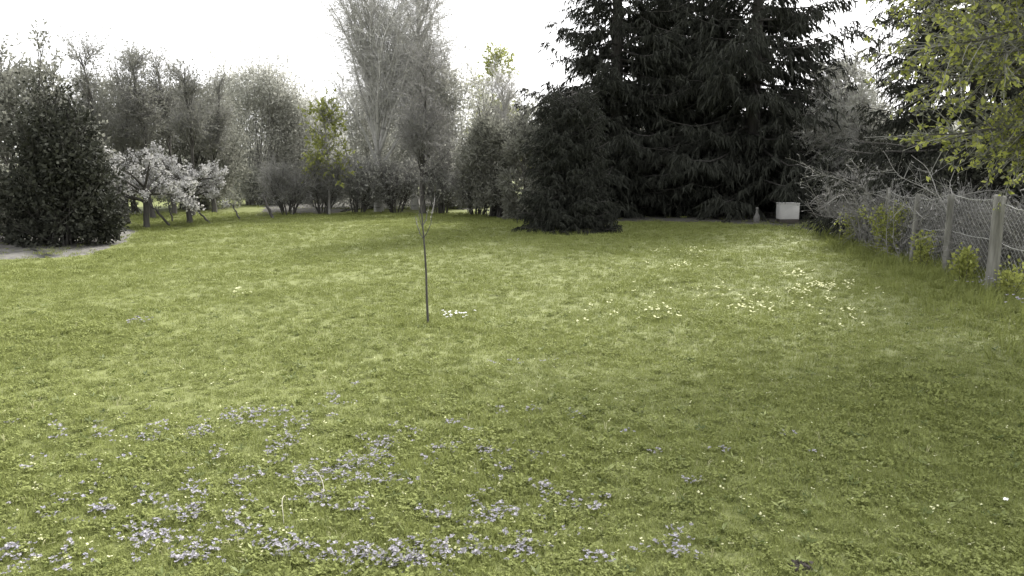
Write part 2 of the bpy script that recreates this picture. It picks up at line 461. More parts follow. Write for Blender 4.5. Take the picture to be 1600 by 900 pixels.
def spruce(name, label, loc, h, rad, seed, zlow=.4, nbr=120, m='needle', group=None, dens=1.0, hang=.25, many=15, shape=.75):
    rng = np.random.default_rng(seed)
    loc = onground(loc)
    T = thing(name, label, 'spruce', loc, group)
    P0 = grow(rng, np.array([[0, 0, -.1]]), np.array([[0, 0, 1.0]]), np.array([h]), 16, .012, (0, 0, .05))
    tk = MB()
    r0 = taper(1, 16, h * .017, .015); r0[:, 0] *= 1.35
    tubes(tk, P0, r0, 10)
    # main branches in loose whorls
    z = np.sort(rng.uniform(0, 1, nbr)) ** 1.15 * (h - zlow - .4) + zlow
    z += rng.normal(0, .05, nbr)
    rel = np.clip((z - zlow) / (h - zlow), 0, 1)
    az = np.arange(nbr) * 2.399 + rng.normal(0, .35, nbr)
    L = rad * (1 - rel) ** shape * rng.uniform(.62, 1.12, nbr) + .25
    K = 9
    s = np.linspace(0, 1, K)
    droop = (.34 - .62 * rel + rng.normal(0, .07, nbr))[:, None]
    out = s[None] * L[:, None]
    zz = z[:, None] - L[:, None] * (droop * s ** 1.1 - .24 * s ** 3.2)
    P1 = np.stack([np.cos(az)[:, None] * out, np.sin(az)[:, None] * out, zz], -1) + rng.normal(0, .02, (nbr, K, 3))
    P1[:, :, 2] = np.maximum(P1[:, :, 2], .1)
    tubes(tk, P1, taper(nbr, K, .012 + .008 * L, .004), 5)
    tk.build('trunk', M['bark_dark'], T, True)
    cr = MB()
    n2 = int(nbr * 20 * dens)
    S2, _, t2, pi = spawn(rng, P1, n2, .12, 1, .5, .9)
    side = np.where(rng.random(n2) < .5, -1, 1)
    outd = np.column_stack([np.cos(az[pi]), np.sin(az[pi]), np.zeros(n2)])
    lat = np.column_stack([-np.sin(az[pi]), np.cos(az[pi]), np.zeros(n2)]) * side[:, None]
    D2 = norm(outd * .75 + lat * rng.uniform(.3, 1.1, n2)[:, None] + np.array([0, 0, -.12]) + rng.normal(0, .12, (n2, 3)))
    L2 = (L[pi] * .34 * (1.15 - t2) + .14) * rng.uniform(.6, 1.3, n2)
    P2 = grow(rng, S2, D2, L2, 3, .08, (0, 0, -.16))
    tubes(cr, P2, taper(n2, 3, .007, .003), 3)
    # hanging sprays of needles
    n3 = int(n2 * many)
    S3, D3, t3, pj = spawn(rng, P2, n3, .0, 1, .3, .9)
    D3 = norm(D3 * .55 + np.array([0, 0, -.75]) + rng.normal(0, .22, (n3, 3)))
    ln = hang * rng.uniform(.35, 1.2, n3) * (.55 + .45 * np.clip(L2[pj] / .6, 0, 1.3))
    leaves(cr, rng, S3, ln, .19, D3, fold=.1, tri=True)
    cr.build('crown', M[m], T, kind='stuff')
    return T

# ------------------------------------------------------------------ trees and shrubs, left to right
def at(px, y):
    """ground spot at column px and depth y"""
    return np.array([(px - 800) / FPX * (y * math.cos(PITCH) + (EYE) * math.sin(PITCH)), y, 0.0])

# left edge
leafy_bush('evergreen_bush', 'large dark evergreen bush on the bare strip at the left edge', 'bush', at(95, 16.4), 1.4, 1.1, 2.6, 11, M['leaf_dark'], M['bark_dark'], 30000, .08, 52, stray=220)
leafy_bush('evergreen_bush', 'dark rounded bush cut by the left edge, beside the larger evergreen', 'bush', at(-70, 16.8), 1.4, 1.2, 2.9, 12, M['leaf_mid'], M['bark_dark'], 22000, .09, 40, stray=200)
leafy_bush('holly_bush', 'tall grey-green bush rising behind the dark bush at left', 'bush', at(45, 19.5), 1.7, 1.3, 3.75, 13, M['leaf_mid'], M['bark_dark'], 22000, .09, 44, stray=220)
tree('leafy_tree', 'slim tree with loose leaf clusters against the sky at the far left edge', 'tree', at(-5, 21), 5.3, 14, M['bark_dark'], M['twig_mid'], .09, .3, 18, .3, 110, 900, 0, 9000, .10, M['leaf_mid'])

# knobbly bare trees left of centre
kn = [(165, 24.5, 4.9, 'bare knobbly tree with two upright shoots above the left bushes'),
      (192, 25.5, 4.8, 'bare tree with a forked leader just right of the two-shoot tree'),
      (240, 25.0, 4.5, 'bare thin-branched tree above the left end of the white blossom'),
      (272, 26.0, 4.7, 'tallest bare tree above the middle of the white blossom'),
      (300, 25.2, 4.5, 'bare tree with clotted twig ends above the right end of the blossom'),
      (335, 27.0, 4.2, 'low bare tree with tangled twigs left of the round grey tree')]
for i, (px, y, h, lab) in enumerate(kn):
    tree('bare_tree', lab, 'tree', at(px, y), h, 20 + i, M['bark_dark'], M['twig_mid'], .07, .3, 13, .22, 70, 560, 1500, 4500, .055, M['leaf_mid'], group='bare trees behind the blossom', limb_ang=(.2, .6), up=.5, wig=.07)
leafy_bush('hedge_bush', 'grey leafy bush behind the left blossoming tree', 'bush', at(185, 27), 2.4, 1.4, 4.2, 31, M['leaf_mid'], M['bark_dark'], 32000, .09, 50, group='bushes behind the blossom')
leafy_bush('hedge_bush', 'darker leafy bush behind the right blossoming tree', 'bush', at(305, 29), 2.3, 1.4, 4.1, 32, M['leaf_mid'], M['bark_dark'], 32000, .09, 50, group='bushes behind the blossom')

# round grey trees
leafy_bush('round_tree', 'pale grey round-topped tree left of the birch', 'tree', at(405, 33), 2.4, 1.8, 5.2, 41, M['leaf_grey'], M['bark_grey'], 42000, .085, 70, stray=200)
leafy_bush('round_tree', 'lower pale grey tree between the round-topped tree and the birch', 'tree', at(475, 34), 2.1, 1.6, 4.5, 42, M['leaf_grey'], M['bark_grey'], 34000, .085, 60, stray=160)
bare_shrub('twiggy_shrub', 'bare twiggy shrub at the lawn edge right of the leaning stems', 'shrub', at(450, 26), 1.7, 1.3, 43, M['bark_dark'], M['twig_mid'], 11, 130, 1300, 3000, 2500, .05, M['leaf_mid'])
bare_shrub('twiggy_shrub', 'dark twiggy shrub at the lawn edge below the lime leaves', 'shrub', at(505, 26.5), 1.6, 1.2, 44, M['bark_dark'], M['twig_mid'], 11, 130, 1300, 3000, 2500, .05, M['leaf_mid'])
tree('young_leaf_tree', 'slender tree with fresh lime leaves left of the birch', 'tree', at(515, 26.2), 3.35, 45, M['bark_grey'], M['twig_mid'], .045, .18, 13, .3, 60, 380, 600, 1500, .12, M['leaf_lime'])

# birches
tree('birch_tree', 'tall pale birch with fine hanging twigs reaching out of the picture', 'tree', at(592, 28.5), 10.5, 51, M['bark_birch'], M['twig_pale'], .12, .12, 56, .36, 480, 4400, 10000, 24000, .042, M['bud_pale'], .10, (.25, .6), 'birches at the middle', .0052, up=.5, twig_len=(.4, 1.0), wig=.02)
tree('birch_tree', 'second pale birch, right of the tallest one, leaning slightly right', 'tree', at(648, 29.5), 8.6, 52, M['bark_birch'], M['twig_pale'], .11, .12, 50, .37, 420, 3900, 8500, 20000, .042, M['bud_pale'], .10, (.25, .6), 'birches at the middle', .0052, (.05, 0), up=.5, twig_len=(.4, 1.0), wig=.02)
tree('alder_tree', 'dark-stemmed bare tree standing directly behind the thin sapling', 'tree', at(661, 26.5), 5.0, 53, M['bark_dark'], M['twig_mid'], .09, .2, 24, .26, 220, 1700, 4500, 2500, .05, M['leaf_mid'])
leafy_bush('grey_shrub', 'pale grey leafy shrub filling the foot of the tall birch', 'shrub', at(580, 30.5), 2.3, 1.3, 4.2, 54, M['leaf_grey'], M['bark_grey'], 32000, .08, 54, stray=160)
leafy_bush('grey_tree', 'broad grey-leaved small tree right of the birches', 'tree', at(712, 30.5), 1.9, 1.4, 5.0, 55, M['leaf_grey'], M['bark_grey'], 36000, .08, 54, stray=180)
for i, (px, y, h, sp, lab) in enumerate([(560, 27, 1.5, 1.3, 'low tangled shrub at the foot of the tall birch, left side'), (618, 27.5, 1.7, 1.4, 'low tangled shrub between the two birches'),
                                      (690, 27, 1.6, 1.5, 'low dark shrub right of the sapling at the lawn edge'), (745, 26, 1.6, 1.4, 'low dark shrub at the lawn edge left of the grey thicket')]):
    bare_shrub('thicket_shrub', lab, 'shrub', at(px, y), h, sp, 60 + i, M['bark_dark'], M['twig_mid'], 12, 140, 1400, 3600, 4500, .06, M['leaf_grey'], group='low shrubs along the far lawn edge')

# yellow-green tree and thicket
tree('lime_tree', 'tree with a yellow-green leafy top between birch and spruces', 'tree', at(772, 35), 5.7, 71, M['bark_grey'], M['twig_pale'], .09, .3, 22, .22, 160, 1600, 2500, 5200, .13, M['leaf_lime'], up=.15)
tree('pale_tree', 'pale bare tree just right of the yellow-green treetop', 'tree', at(800, 33), 4.8, 72, M['bark_birch'], M['twig_pale'], .08, .25, 24, .28, 180, 1600, 5000, 3500, .04, M['bud_pale'], up=.3)
bare_shrub('lime_shrub', 'shrub showing a patch of lime leaves left of the spruces', 'shrub', at(832, 27), 3.2, 1.0, 73, M['bark_grey'], M['twig_mid'], 7, 60, 500, 1200, 900, .11, M['leaf_lime'])
leafy_bush('grey_shrub', 'grey thicket shrub left of the dark cone-shaped evergreen', 'shrub', at(778, 25.5), 1.45, 1.1, 2.9, 74, M['leaf_mid'], M['bark_dark'], 30000, .075, 46, stray=170)
leafy_bush('grey_shrub', 'narrow grey shrub between thicket and dark evergreen', 'shrub', at(830, 24), .95, .9, 2.6, 75, M['leaf_mid'], M['bark_dark'], 11000, .09, 30, stray=90)

# dark evergreen at the lawn and the spruces
spruce('young_spruce', 'dense dark young spruce standing forward on the lawn before the tall spruces', at(888, 19.6), 3.5, .95, 81, .06, 300, dens=.75, hang=.16, many=17, shape=.42)
G = 'tall dark spruces behind the lawn'
spruce('spruce_tree', 'leftmost tall dark spruce, its branches reaching left over the thicket', at(962, 26.0), 14.5, 3.05, 91, .5, 270, group=G, dens=1.2)
spruce('spruce_tree', 'middle tall dark spruce with drooping branches', at(1062, 27.5), 16.0, 3.4, 92, .5, 270, group=G, dens=1.2)
spruce('spruce_tree', 'rightmost tall dark spruce, hanging branches above the white box', at(1168, 25.5), 15.0, 4.3, 93, .8, 240, group=G, dens=1.2, hang=.29)
for i, (px, y, rx, h, lab) in enumerate([(905, 28, 1.7, 3.3, 'dark yew bush in the shade left under the spruces'), (1010, 29.5, 2.2, 3.9, 'dark yew bush in the shade between left and middle spruce'),
                                         (1120, 29.5, 2.3, 4.0, 'dark yew bush in the shade between middle and right spruce'), (1225, 28.5, 2.1, 3.5, 'dark yew bush in the shade behind the white box')]):
    leafy_bush('yew_bush', lab, 'bush', at(px, y), rx, 1.3, h, 95 + i, M['needle'], M['bark_dark'], 17000, .12, 40, group='yew bushes under the spruces', wid=.4)

# right of the spruces
tree('grey_tree', 'grey twiggy tree between the spruces and the right-hand fir', 'tree', at(1305, 24.0), 4.2, 101, M['bark_grey'], M['twig_pale'], .09, .1, 44, .36, 300, 2600, 6000, 15000, .07, M['leaf_grey'], limb_ang=(.6, 1.15), up=.15)
leafy_bush('grey_shrub', 'tall grey-leaved shrub crowding the grey twiggy tree from the right', 'shrub', at(1360, 24.6), 1.7, 1.1, 3.2, 107, M['leaf_mid'], M['bark_dark'], 26000, .08, 46, stray=180)
leafy_bush('dark_shrub', 'dark leafy shrub beyond the far end of the fence', 'shrub', at(1300, 25.8), 1.9, 1.2, 2.9, 102, M['leaf_dark'], M['bark_dark'], 15000, .10, 38)
leafy_bush('dark_shrub', 'dark sloping shrub behind the middle of the fence', 'shrub', at(1410, 22.5), 1.8, 1.2, 3.1, 103, M['leaf_dark'], M['bark_dark'], 17000, .09, 40)
spruce('fir_tree', 'dark fir behind the fence at the right edge', at(1505, 16.4), 11.5, 2.6, 104, .5, 240, 'needle', dens=1.0, hang=.18, many=22)
leafy_bush('dark_shrub', 'dark leafy shrub behind the near fence posts', 'shrub', at(1540, 14.6), 1.5, 1.0, 2.3, 105, M['leaf_dark'], M['bark_dark'], 15000, .075, 40)
leafy_bush('dark_shrub', 'dark shrub cut by the right edge behind the fence', 'shrub', at(1680, 13.5), 1.5, 1.2, 2.9, 106, M['leaf_dark'], M['bark_dark'], 15000, .075, 40)

# a far wood that closes the view
rng = np.random.default_rng(200)
mb = MB()
nl = 300
c = np.column_stack([rng.uniform(-34, 30, nl), rng.uniform(38, 44, nl), rng.uniform(.3, 3.4, nl)])
s = rng.uniform(.9, 1.8, nl)
P, u = lump_points(rng, c, s, 105000)
leaves(mb, rng, P[P[:, 2] > .05], .2, .6, tri=True)
wood = mb.build('far_wood', M['leaf_grey'], kind='stuff')
tag(wood, 'far grey line of woodland closing the view behind the trees', 'woodland', kind='stuff')

# ------------------------------------------------------------------ blossoming fruit trees
def blossom_tree(label, loc, h, seed, lean, w, nb):
    rng = np.random.default_rng(seed)
    loc = onground(loc)
    T = thing('blossom_tree', label, 'fruit tree', loc, 'blossoming fruit trees')
    P0 = grow(rng, np.array([[0, 0, -.08]]), np.array([[lean, 0, 1.0]]), np.array([h * .52]), 7, .06)
    tk = MB(); r = taper(1, 7, .085, .05); r[:, 0] *= 1.3
    tubes(tk, P0, r, 8)
    nl = 15
    a = np.arange(nl) * 2.399 + rng.normal(0, .3, nl)
    S = P0[0, rng.integers(4, 7, nl)]
    D = np.column_stack([np.cos(a), np.sin(a), rng.uniform(.22, .72, nl)])
    P1 = grow(rng, S, D, w * rng.uniform(.6, 1.05, nl), 7, .10, (0, 0, .0))
    tubes(tk, P1, taper(nl, 7, .038, .008), 6)
    tk.build('trunk', M['bark_dark'], T, True)
    S2, D2, _, _ = spawn(rng, P1, 90, .2, 1, .4, 1.1, .15)
    P2 = grow(rng, S2, D2, rng.uniform(.2, .55, 90), 5, .15, (0, 0, .03))
    cr = MB(); tubes(cr, P2, taper(90, 5, .009, .003), 4)
    S3, D3, _, _ = spawn(rng, P2, 330, .1, 1, .4, 1.2)
    P3 = grow(rng, S3, D3, rng.uniform(.08, .25, 330), 3, .15)
    tubes(cr, P3, taper(330, 3, .005, .002), 3)
    crown = cr.build('crown', M['twig_dark'], T, kind='stuff')
    bm = MB()
    S4, _, _, _ = spawn(rng, P3, nb, .2, 1, .3, 1.2)                  # clusters of blossom
    C = np.repeat(S4, 9, 0) + rng.normal(0, .035, (nb * 9, 3))
    leaves(bm, rng, C, rng.uniform(.035, .065, len(C)), .9)
    bm.build('blossom', M['blossom'], crown, kind='stuff')
    lm = MB()
    S5, D5, _, _ = spawn(rng, P3, nb * 2, .1, 1, .3, 1.2)
    leaves(lm, rng, S5, rng.uniform(.04, .08, len(S5)), .5, D5)
    lm.build('leaves', M['leaf_mid'], crown, kind='stuff')
    return T
blossom_tree('small fruit tree in white blossom with a thick dark trunk, left of two', gpt(229, 357), 2.15, 110, .03, 1.2, 800)
blossom_tree('small fruit tree in white blossom with a pale trunk, right of two', gpt(297, 350), 2.2, 111, .02, 1.15, 800)
blossom_tree('sparse blossoming sapling behind and left of the two blossom trees', gpt(200, 348), 2.75, 112, -.06, .5, 170)

def stake(label, a, b, r, seed):
    rng = np.random.default_rng(seed)
    a = np.array(a); b = np.array(b)
    base = onground(a)
    T = thing('leaning_stem', label, 'stem', base, 'leaning dark stems under the blossom trees')
    d = b - base
    P = np.array([[d * t + rng.normal(0, .012, 3) for t in np.linspace(-.05, 1, 8)]])
    mb = MB(); tubes(mb, P, taper(1, 8, r, r * .6), 7)
    st = mb.build('stem', M['bark_dark'], T, True)
    tw = MB(); S, D, _, _ = spawn(rng, P, 6, .5, 1, .4, .9, .2)
    Q = grow(rng, S, D, rng.uniform(.15, .4, 6), 4, .1); tubes(tw, Q, taper(6, 4, r * .3, .002), 4)
    tw.build('twig', M['bark_dark'], st)
def lean_stem(label, bx, by, tx, ty, r, seed):
    b = gpt(bx, by); t = apt(tx, ty, b[1] + .15)
    stake(label, b, t, r, seed)
lean_stem('dark stem leaning left toward the trunk of the left blossom tree', 266, 351, 233, 318, .035, 120)
lean_stem('short crooked stem between the two blossom trunks', 270, 346, 264, 318, .025, 121)
lean_stem('dark stem leaning left toward the trunk of the right blossom tree', 328, 350, 303, 322, .03, 122)
lean_stem('short leaning stem alone on bright grass right of the blossom', 375, 343, 364, 322, .03, 123)
lean_stem('grey leaning stem at the left end of the twiggy shrubs', 427, 342, 412, 310, .05, 124)

# ------------------------------------------------------------------ sapling on the lawn
rng = np.random.default_rng(300)
sb = onground(gpt(669, 503))
T = thing('young_sapling', 'thin bare sapling standing alone in the middle of the lawn', 'sapling', sb)
d = sb[1]
pts = [apt(669, 508, d), apt(667, 470, d), apt(666, 430, d), apt(664, 395, d), apt(662, 370, d), apt(659, 335, d), apt(657, 312, d), apt(655, 288, d)]
P = np.array([pts]) - sb
mb = MB(); tubes(mb, P, taper(1, 8, .013, .004), 8)
mb.build('trunk', M['bark_dark'], T, True)
cr = MB()
tw = [[(663, 376), (656, 364), (651, 350), (649, 338)], [(662, 372), (668, 362), (673, 350), (675, 334)], [(661, 358), (657, 346), (655, 334), (654, 322)],
      [(661, 352), (666, 342), (668, 330), (671, 318)], [(659, 332), (654, 318), (651, 306), (650, 296)], [(658, 322), (663, 312), (666, 300), (667, 290)],
      [(676, 330), (680, 318), (686, 308), (690, 296)], [(676, 330), (679, 312), (680, 300), (680, 288)]]
Q = np.array([[apt(*p, d + rng.normal(0, .05) * k) for k, p in enumerate(b)] for b in tw]) - sb
Q[6:, 0] = Q[1, 3]
tubes(cr, Q, taper(len(tw), 4, .0055, .0022), 5)
crown = cr.build('crown', M['twig_dark'], T)
S, D, _, _ = spawn(rng, Q, 70, .2, 1, .3, 1.0)
bm = MB(); leaves(bm, rng, S, rng.uniform(.012, .03, 70), .5, D)
bm.build('leaves', M['leaf_mid'], crown, kind='stuff')

# ------------------------------------------------------------------ white box and ornament in the shade
def box(mb, lo, hi):
    x0, y0, z0 = lo; x1, y1, z1 = hi
    v = np.array([[x0, y0, z0], [x1, y0, z0], [x1, y1, z0], [x0, y1, z0], [x0, y0, z1], [x1, y0, z1], [x1, y1, z1], [x0, y1, z1]])
    mb.add(v, [[0, 3, 2, 1], [4, 5, 6, 7], [0, 1, 5, 4], [1, 2, 6, 5], [2, 3, 7, 6], [3, 0, 4, 7]])
def boxo(name, lo, hi, m, parent, bev=.006):
    mb = MB(); box(mb, lo, hi)
    o = mb.build(name, m, parent)
    b = o.modifiers.new('bevel', 'BEVEL'); b.width = bev; b.segments = 2
    return o
bl = onground(gpt(1233, 352))
T = thing('white_box', 'white square box on short feet in the dark shade under the spruces', 'box', bl)
pxm = bl[1] / FPX
w, hh = 14.6 * pxm, 24 * pxm
z0 = 8.5 * pxm
boxo('body', (-w, -.02, z0), (w, .36, z0 + hh), M['white_paint'], T)
boxo('lid', (-w - .008, -.028, z0 + hh), (w + .008, .368, z0 + hh + .025), M['white_paint'], T)
boxo('plinth', (-w + .035, -.012, .03), (w - .035, .35, z0 - .003), M['wood_dark'], T)
for sx in (-1, 1):
    for yy in (-.015, .30):
        boxo('foot', (sx * (w - .02) - .014, yy, -.03), (sx * (w - .02) + .014, yy + .05, z0 - .002), M['wood_dark'], T, .003)
rng = np.random.default_rng(301)
ol = onground(gpt(1182, 350))
prof = np.array([(.0, .085), (.02, .09), (.1, .10), (.17, .095), (.22, .06), (.27, .04), (.36, .035), (.40, .045), (.42, .02)])
T = thing('stone_ornament', 'small grey bottle-shaped ornament in the shade left of the white box', 'ornament', ol)
mb = MB()
tubes(mb, np.array([[(0, 0, z) for z, _ in prof]]), prof[None, :, 1] * .9, 14)
mb.build('body', M['stone'], T, True)
mb = MB(); tubes(mb, np.array([[(0, 0, -.04), (0, 0, .0), (0, 0, .015)]]), np.array([[.10, .10, .085]]), 14)
mb.build('base', M['stone'], T)

# ------------------------------------------------------------------ fence
FA, FB = gpt(1290, 362), gpt(1552, 461)
fd = norm((FB - FA)[None])[0]; fn = np.array([fd[1], -fd[0], 0]) * -1
flen = np.linalg.norm(FB - FA)
FH = 1.22
def fpos(t):                                      # metres along the fence from its far end
    return onground(FA + fd * t)
T = thing('wire_fence', 'weathered wire mesh fence with grey wooden posts along the right side', 'fence', fpos(0))
f0 = fpos(0)
def post(t, r, h, seed, lean, sq=False, label=None):
    rng = np.random.default_rng(seed)
    p = fpos(t) - f0
    K = 9
    s = np.linspace(0, 1, K)
    axis = p + np.stack([lean[0] * s, lean[1] * s, -.1 + (h + .1) * s], 1)
    n = 12
    ang = np.arange(n) * 2 * np.pi / n + .3
    base = 1 + rng.normal(0, .05, n)
    if sq: base = 1 / np.maximum(np.abs(np.cos(ang - .25)), np.abs(np.sin(ang - .25))) * (1 + rng.normal(0, .015, n))
    V = []
    for i in range(K):
        rad = r * base * (1 + rng.normal(0, .025, n)) * (1.06 - .1 * s[i])
        V.append(axis[i] + np.stack([np.cos(ang) * rad, np.sin(ang) * rad, np.zeros(n)], 1))
    V = np.array(V)
    V[-1, :, 2] += rng.normal(0, .012, n)
    top = V[-1].mean(0) + [0, 0, .015]
    mb = MB()
    idx = np.arange(K * n).reshape(K, n)
    a = idx[:-1]; b = np.roll(a, -1, 1); dd = idx[1:]; c = np.roll(dd, -1, 1)
    mb.add(np.concatenate([V.reshape(-1, 3), top[None]]), np.stack([a, b, c, dd], -1).reshape(-1, 4))
    tri = np.stack([idx[-1], np.roll(idx[-1], -1), np.full(n, K * n)], -1)
    mb.f.append(tri)
    o = mb.build('post', M['post'], T)
    if label: o['label'] = label
    return o
def ft(px):
    """metres along the fence at image column px"""
    lo, hi = -2.0, flen + 6
    for _ in range(60):
        m = (lo + hi) / 2; q = FA + fd * m
        u = 800 + FPX * q[0] / (q[1] * math.cos(PITCH) + EYE * math.sin(PITCH))
        if u < px: lo = m
        else: hi = m
    return lo
posts = [(1294, .045, 1.2, (.0, .02)), (1318, .045, 1.15, (.06, 0)), (1352, .045, 1.22, (-.05, 0)), (1382, .04, 1.18, (0, 0)), (1424, .042, 1.13, (.03, 0)),
         (1476, .047, 1.14, (.02, .02)), (1547, .058, 1.17, (.02, 0)), (1660, .07, 1.25, (0, 0))]
for i, (px, r, h, ln) in enumerate(posts):
    post(ft(px), r, h, 310 + i, ln, px == 1547, 'thick squared post with a pale left face' if px == 1547 else None)
# hexagonal wire netting: zigzag strands side by side, each bulging to its neighbour
rng = np.random.default_rng(320)
L = ft(1660)
sp = .062
ns = int(L / sp)
rows = 24
t = np.arange(ns) * sp
zz = np.linspace(.04, 1.0, rows)
tt = t[:, None] + np.where(np.arange(rows)[None] % 2 == 0, .27, -.27) * sp * 2 * np.where(np.arange(ns)[:, None] % 2 == 0, 1, -1) + rng.normal(0, .004, (ns, rows))
sag = 1.10 + .03 * np.sin(t * 1.7) + .02 * np.sin(t * 4.1 + 1)
bulge = .03 * np.sin(tt * 2.1) * np.sin(zz * 3)[None] + .03
base = FA[None, None] + fd[None, None] * tt[..., None] - f0
P = base + fn[None, None] * (bulge[..., None] + .05)
P[..., 2] = hgt(P[..., 0] + f0[0], P[..., 1] + f0[1]) - f0[2] + zz[None] * sag[:, None]
mb = MB(); tubes(mb, P, np.full((ns, rows), .0028), 3)
mb.build('wire_netting', M['wire'], T, kind='stuff')
for zf in (.99, .55):
    tq = np.linspace(0, L, 120)
    P = (FA + fd * tq[:, None] - f0) + fn * (.065 + .02 * np.sin(tq * 2.3)[:, None])
    P[:, 2] = hgt(P[:, 0] + f0[0], P[:, 1] + f0[1]) - f0[2] + zf * (1.10 + .03 * np.sin(tq * 1.7) + .02 * np.sin(tq * 4.1 + 1)) + rng.normal(0, .003, 120)
    mb = MB(); tubes(mb, P[None], np.full((1, 120), .004), 5)
    mb.build('strand_wire', M['wire'], T)

# dry climber tangled over the far part of the fence
rng = np.random.default_rng(330)
T = thing('dry_climber', 'grey leafless climber tangled over the top of the far fence', 'climber', fpos(2.0))
o0 = fpos(2.0)
n = 28
t = rng.uniform(.2, ft(1490), n)
S = FA + fd * t[:, None] + fn * rng.uniform(-.12, .1, n)[:, None] - o0
S[:, 2] = rng.uniform(.75, 1.25, n)
D = fd * np.where((rng.random(n) < .6) | (t < 2.5), 1, -1)[:, None] + rng.normal(0, .25, (n, 3)) + np.array([0, 0, .25])
P1 = grow(rng, S, D, rng.uniform(.7, 2.4, n), 12, .16, (0, 0, -.035))
st = MB(); tubes(st, P1, taper(n, 12, rng.uniform(.006, .014, n), .003), 5)
m_ = 60
t = rng.uniform(-.3, ft(1430), m_)
S = FA + fd * t[:, None] + fn * rng.uniform(-.15, .12, m_)[:, None] - o0; S[:, 2] = -.03
P0 = grow(rng, S, rng.normal(0, .15, (m_, 3)) + np.array([0, 0, 1]), rng.uniform(.8, 1.5, m_), 9, .1)
tubes(st, P0, taper(m_, 9, .011, .004), 5)
st.build('stem', M['bark_grey'], T, True, kind='stuff')
cr = MB()
S2, D2, _, _ = spawn(rng, np.concatenate([P1[:, :9], P0]), 1500, .05, 1, .4, 1.2)
P2 = grow(rng, S2, D2, rng.uniform(.1, .5, 1500), 5, .18, (0, 0, -.04))
tubes(cr, P2, taper(1500, 5, .0045, .0015), 3)
S3, D3, _, _ = spawn(rng, P2, 2600, .1, 1, .4, 1.2)
leaves(cr, rng, S3, rng.uniform(.02, .06, 2600), .5, D3)
cr.build('crown', M['twig_mid'], T, kind='stuff')

for i, (t_, off_, h_, lab) in enumerate([(1.2, .75, 1.15, 'dry grey bramble thicket behind the far end of the fence'), (3.4, .8, 1.2, 'dry grey bramble thicket behind the thin fence posts'),
                                    (5.8, .85, .95, 'dry grey bramble thicket behind the fence left of the tall green climber'), (8.2, .9, .75, 'low dry bramble thicket behind the two stout posts')]):
    bare_shrub('bramble_thicket', lab, 'bramble', fpos(t_) + fn * off_, h_, 1.25, 350 + i, M['bark_grey'], M['twig_mid'], 22, 200, 1900, 2600, 2500, .05, M['dead_leaf'],
               droop=.12, group='dry brambles behind the fence', trunk_r=.008, lean=.8, up=.1)

# ivy clumps climbing the fence
def ivy(label, px, ylo, yhi, wpx, seed, nleaf):
    rng = np.random.default_rng(seed)
    tt = ft(px); b = fpos(tt)
    T = thing('ivy_clump', label, 'ivy', b, 'leafy climbers on the fence')
    dep = b[1]
    z1 = apt(px, yhi, dep)[2]; z0 = max(0.0, apt(px, ylo, dep)[2]); w = wpx / FPX * dep * .5
    n = 9
    S = np.column_stack([rng.normal(0, w * .5, n), rng.normal(0, .04, n), np.full(n, -.03)])
    S = S[:, :1] * fd * 1.2 - fn * (.08 + S[:, 1:2]); S[:, 2] = -.03
    P = grow(rng, S, np.tile([0, 0, 1.0], (n, 1)) + rng.normal(0, .15, (n, 3)), z1 * rng.uniform(.7, 1.05, n), 9, .09)
    st = MB(); tubes(st, P, taper(n, 9, .006, .002), 4); st.build('stem', M['bark_dark'], T, kind='stuff')
    S3, D3, _, _ = spawn(rng, P, nleaf, z0 / z1, 1, .6, 1.3)
    lm = MB(); leaves(lm, rng, S3 + D3 * rng.uniform(0, .12, nleaf)[:, None], rng.uniform(.03, .065, nleaf), .8, D3)
    lm.build('leaves', M['leaf_lime'], T, kind='stuff')
ivy('tall fresh green climber on the fence between two thin posts', 1394, 425, 310, 44, 340, 1500)
ivy('small fresh green climber high on the far fence', 1341, 365, 320, 22, 341, 420)
ivy('low green climber at the foot of the fence right of the tall one', 1452, 420, 365, 34, 342, 500)
ivy('green climber at the foot of the fence by the thick post', 1515, 450, 390, 44, 343, 600)
ivy('leafy green growth on the fence right of the thick post', 1585, 460, 415, 36, 344, 320)

# ------------------------------------------------------------------ leafy tree hanging in from the right
rng = np.random.default_rng(400)
tb = onground(np.array([6.35, 8.3, 0]))
T = thing('overhanging_tree', 'tree with fresh yellow-green leaves hanging in from the right edge', 'tree', tb)
P0 = grow(rng, np.array([[0, 0, -.1]]), np.array([[-.1, 0, 1.0]]), np.array([8.0]), 12, .05, (0, 0, .03))
tk = MB(); r = taper(1, 12, .15, .03); r[:, 0] *= 1.4
tubes(tk, P0, r, 10)
ends = [(1412, 12, 8.6), (1440, 60, 8.0), (1460, 95, 7.6), (1432, 40, 9.4), (1480, 130, 8.4), (1462, 205, 7.6), (1440, 235, 8.0), (1500, 60, 7.2), (1540, 110, 7.4), (1560, 170, 8.0),
        (1590, 230, 7.8), (1455, -20, 9.0), (1480, -60, 7.6), (1530, 20, 8.8), (1580, 70, 9.2), (1650, 150, 7.5), (1660, 20, 8.0), (1480, 30, 8.2), (1520, 200, 8.6), (1600, 235, 8.4)]
P1 = []
for i, (px, py, dd) in enumerate(ends):
    e = apt(px, py, dd) - tb
    zs = np.clip(e[2] * .75 + rng.uniform(-.2, .5), 1.2, 5.2)
    k = zs / 8.0 * 11; j = int(k); s0 = P0[0, j] + (P0[0, j + 1] - P0[0, j]) * (k - j)
    u = np.linspace(0, 1, 10)[:, None]
    q = s0 + (e - s0) * u
    q[:, 2] += (.38 * np.sin(np.pi * u[:, 0] ** .8))
    q[1:] += np.cumsum(rng.normal(0, .018, (9, 3)), 0)
    P1.append(q)
extra = 40
S, D, _, _ = spawn(rng, P0, extra, .4, .97, .5, 1.1, .2)
PX = grow(rng, S, D, rng.uniform(1.2, 2.8, extra), 10, .09)
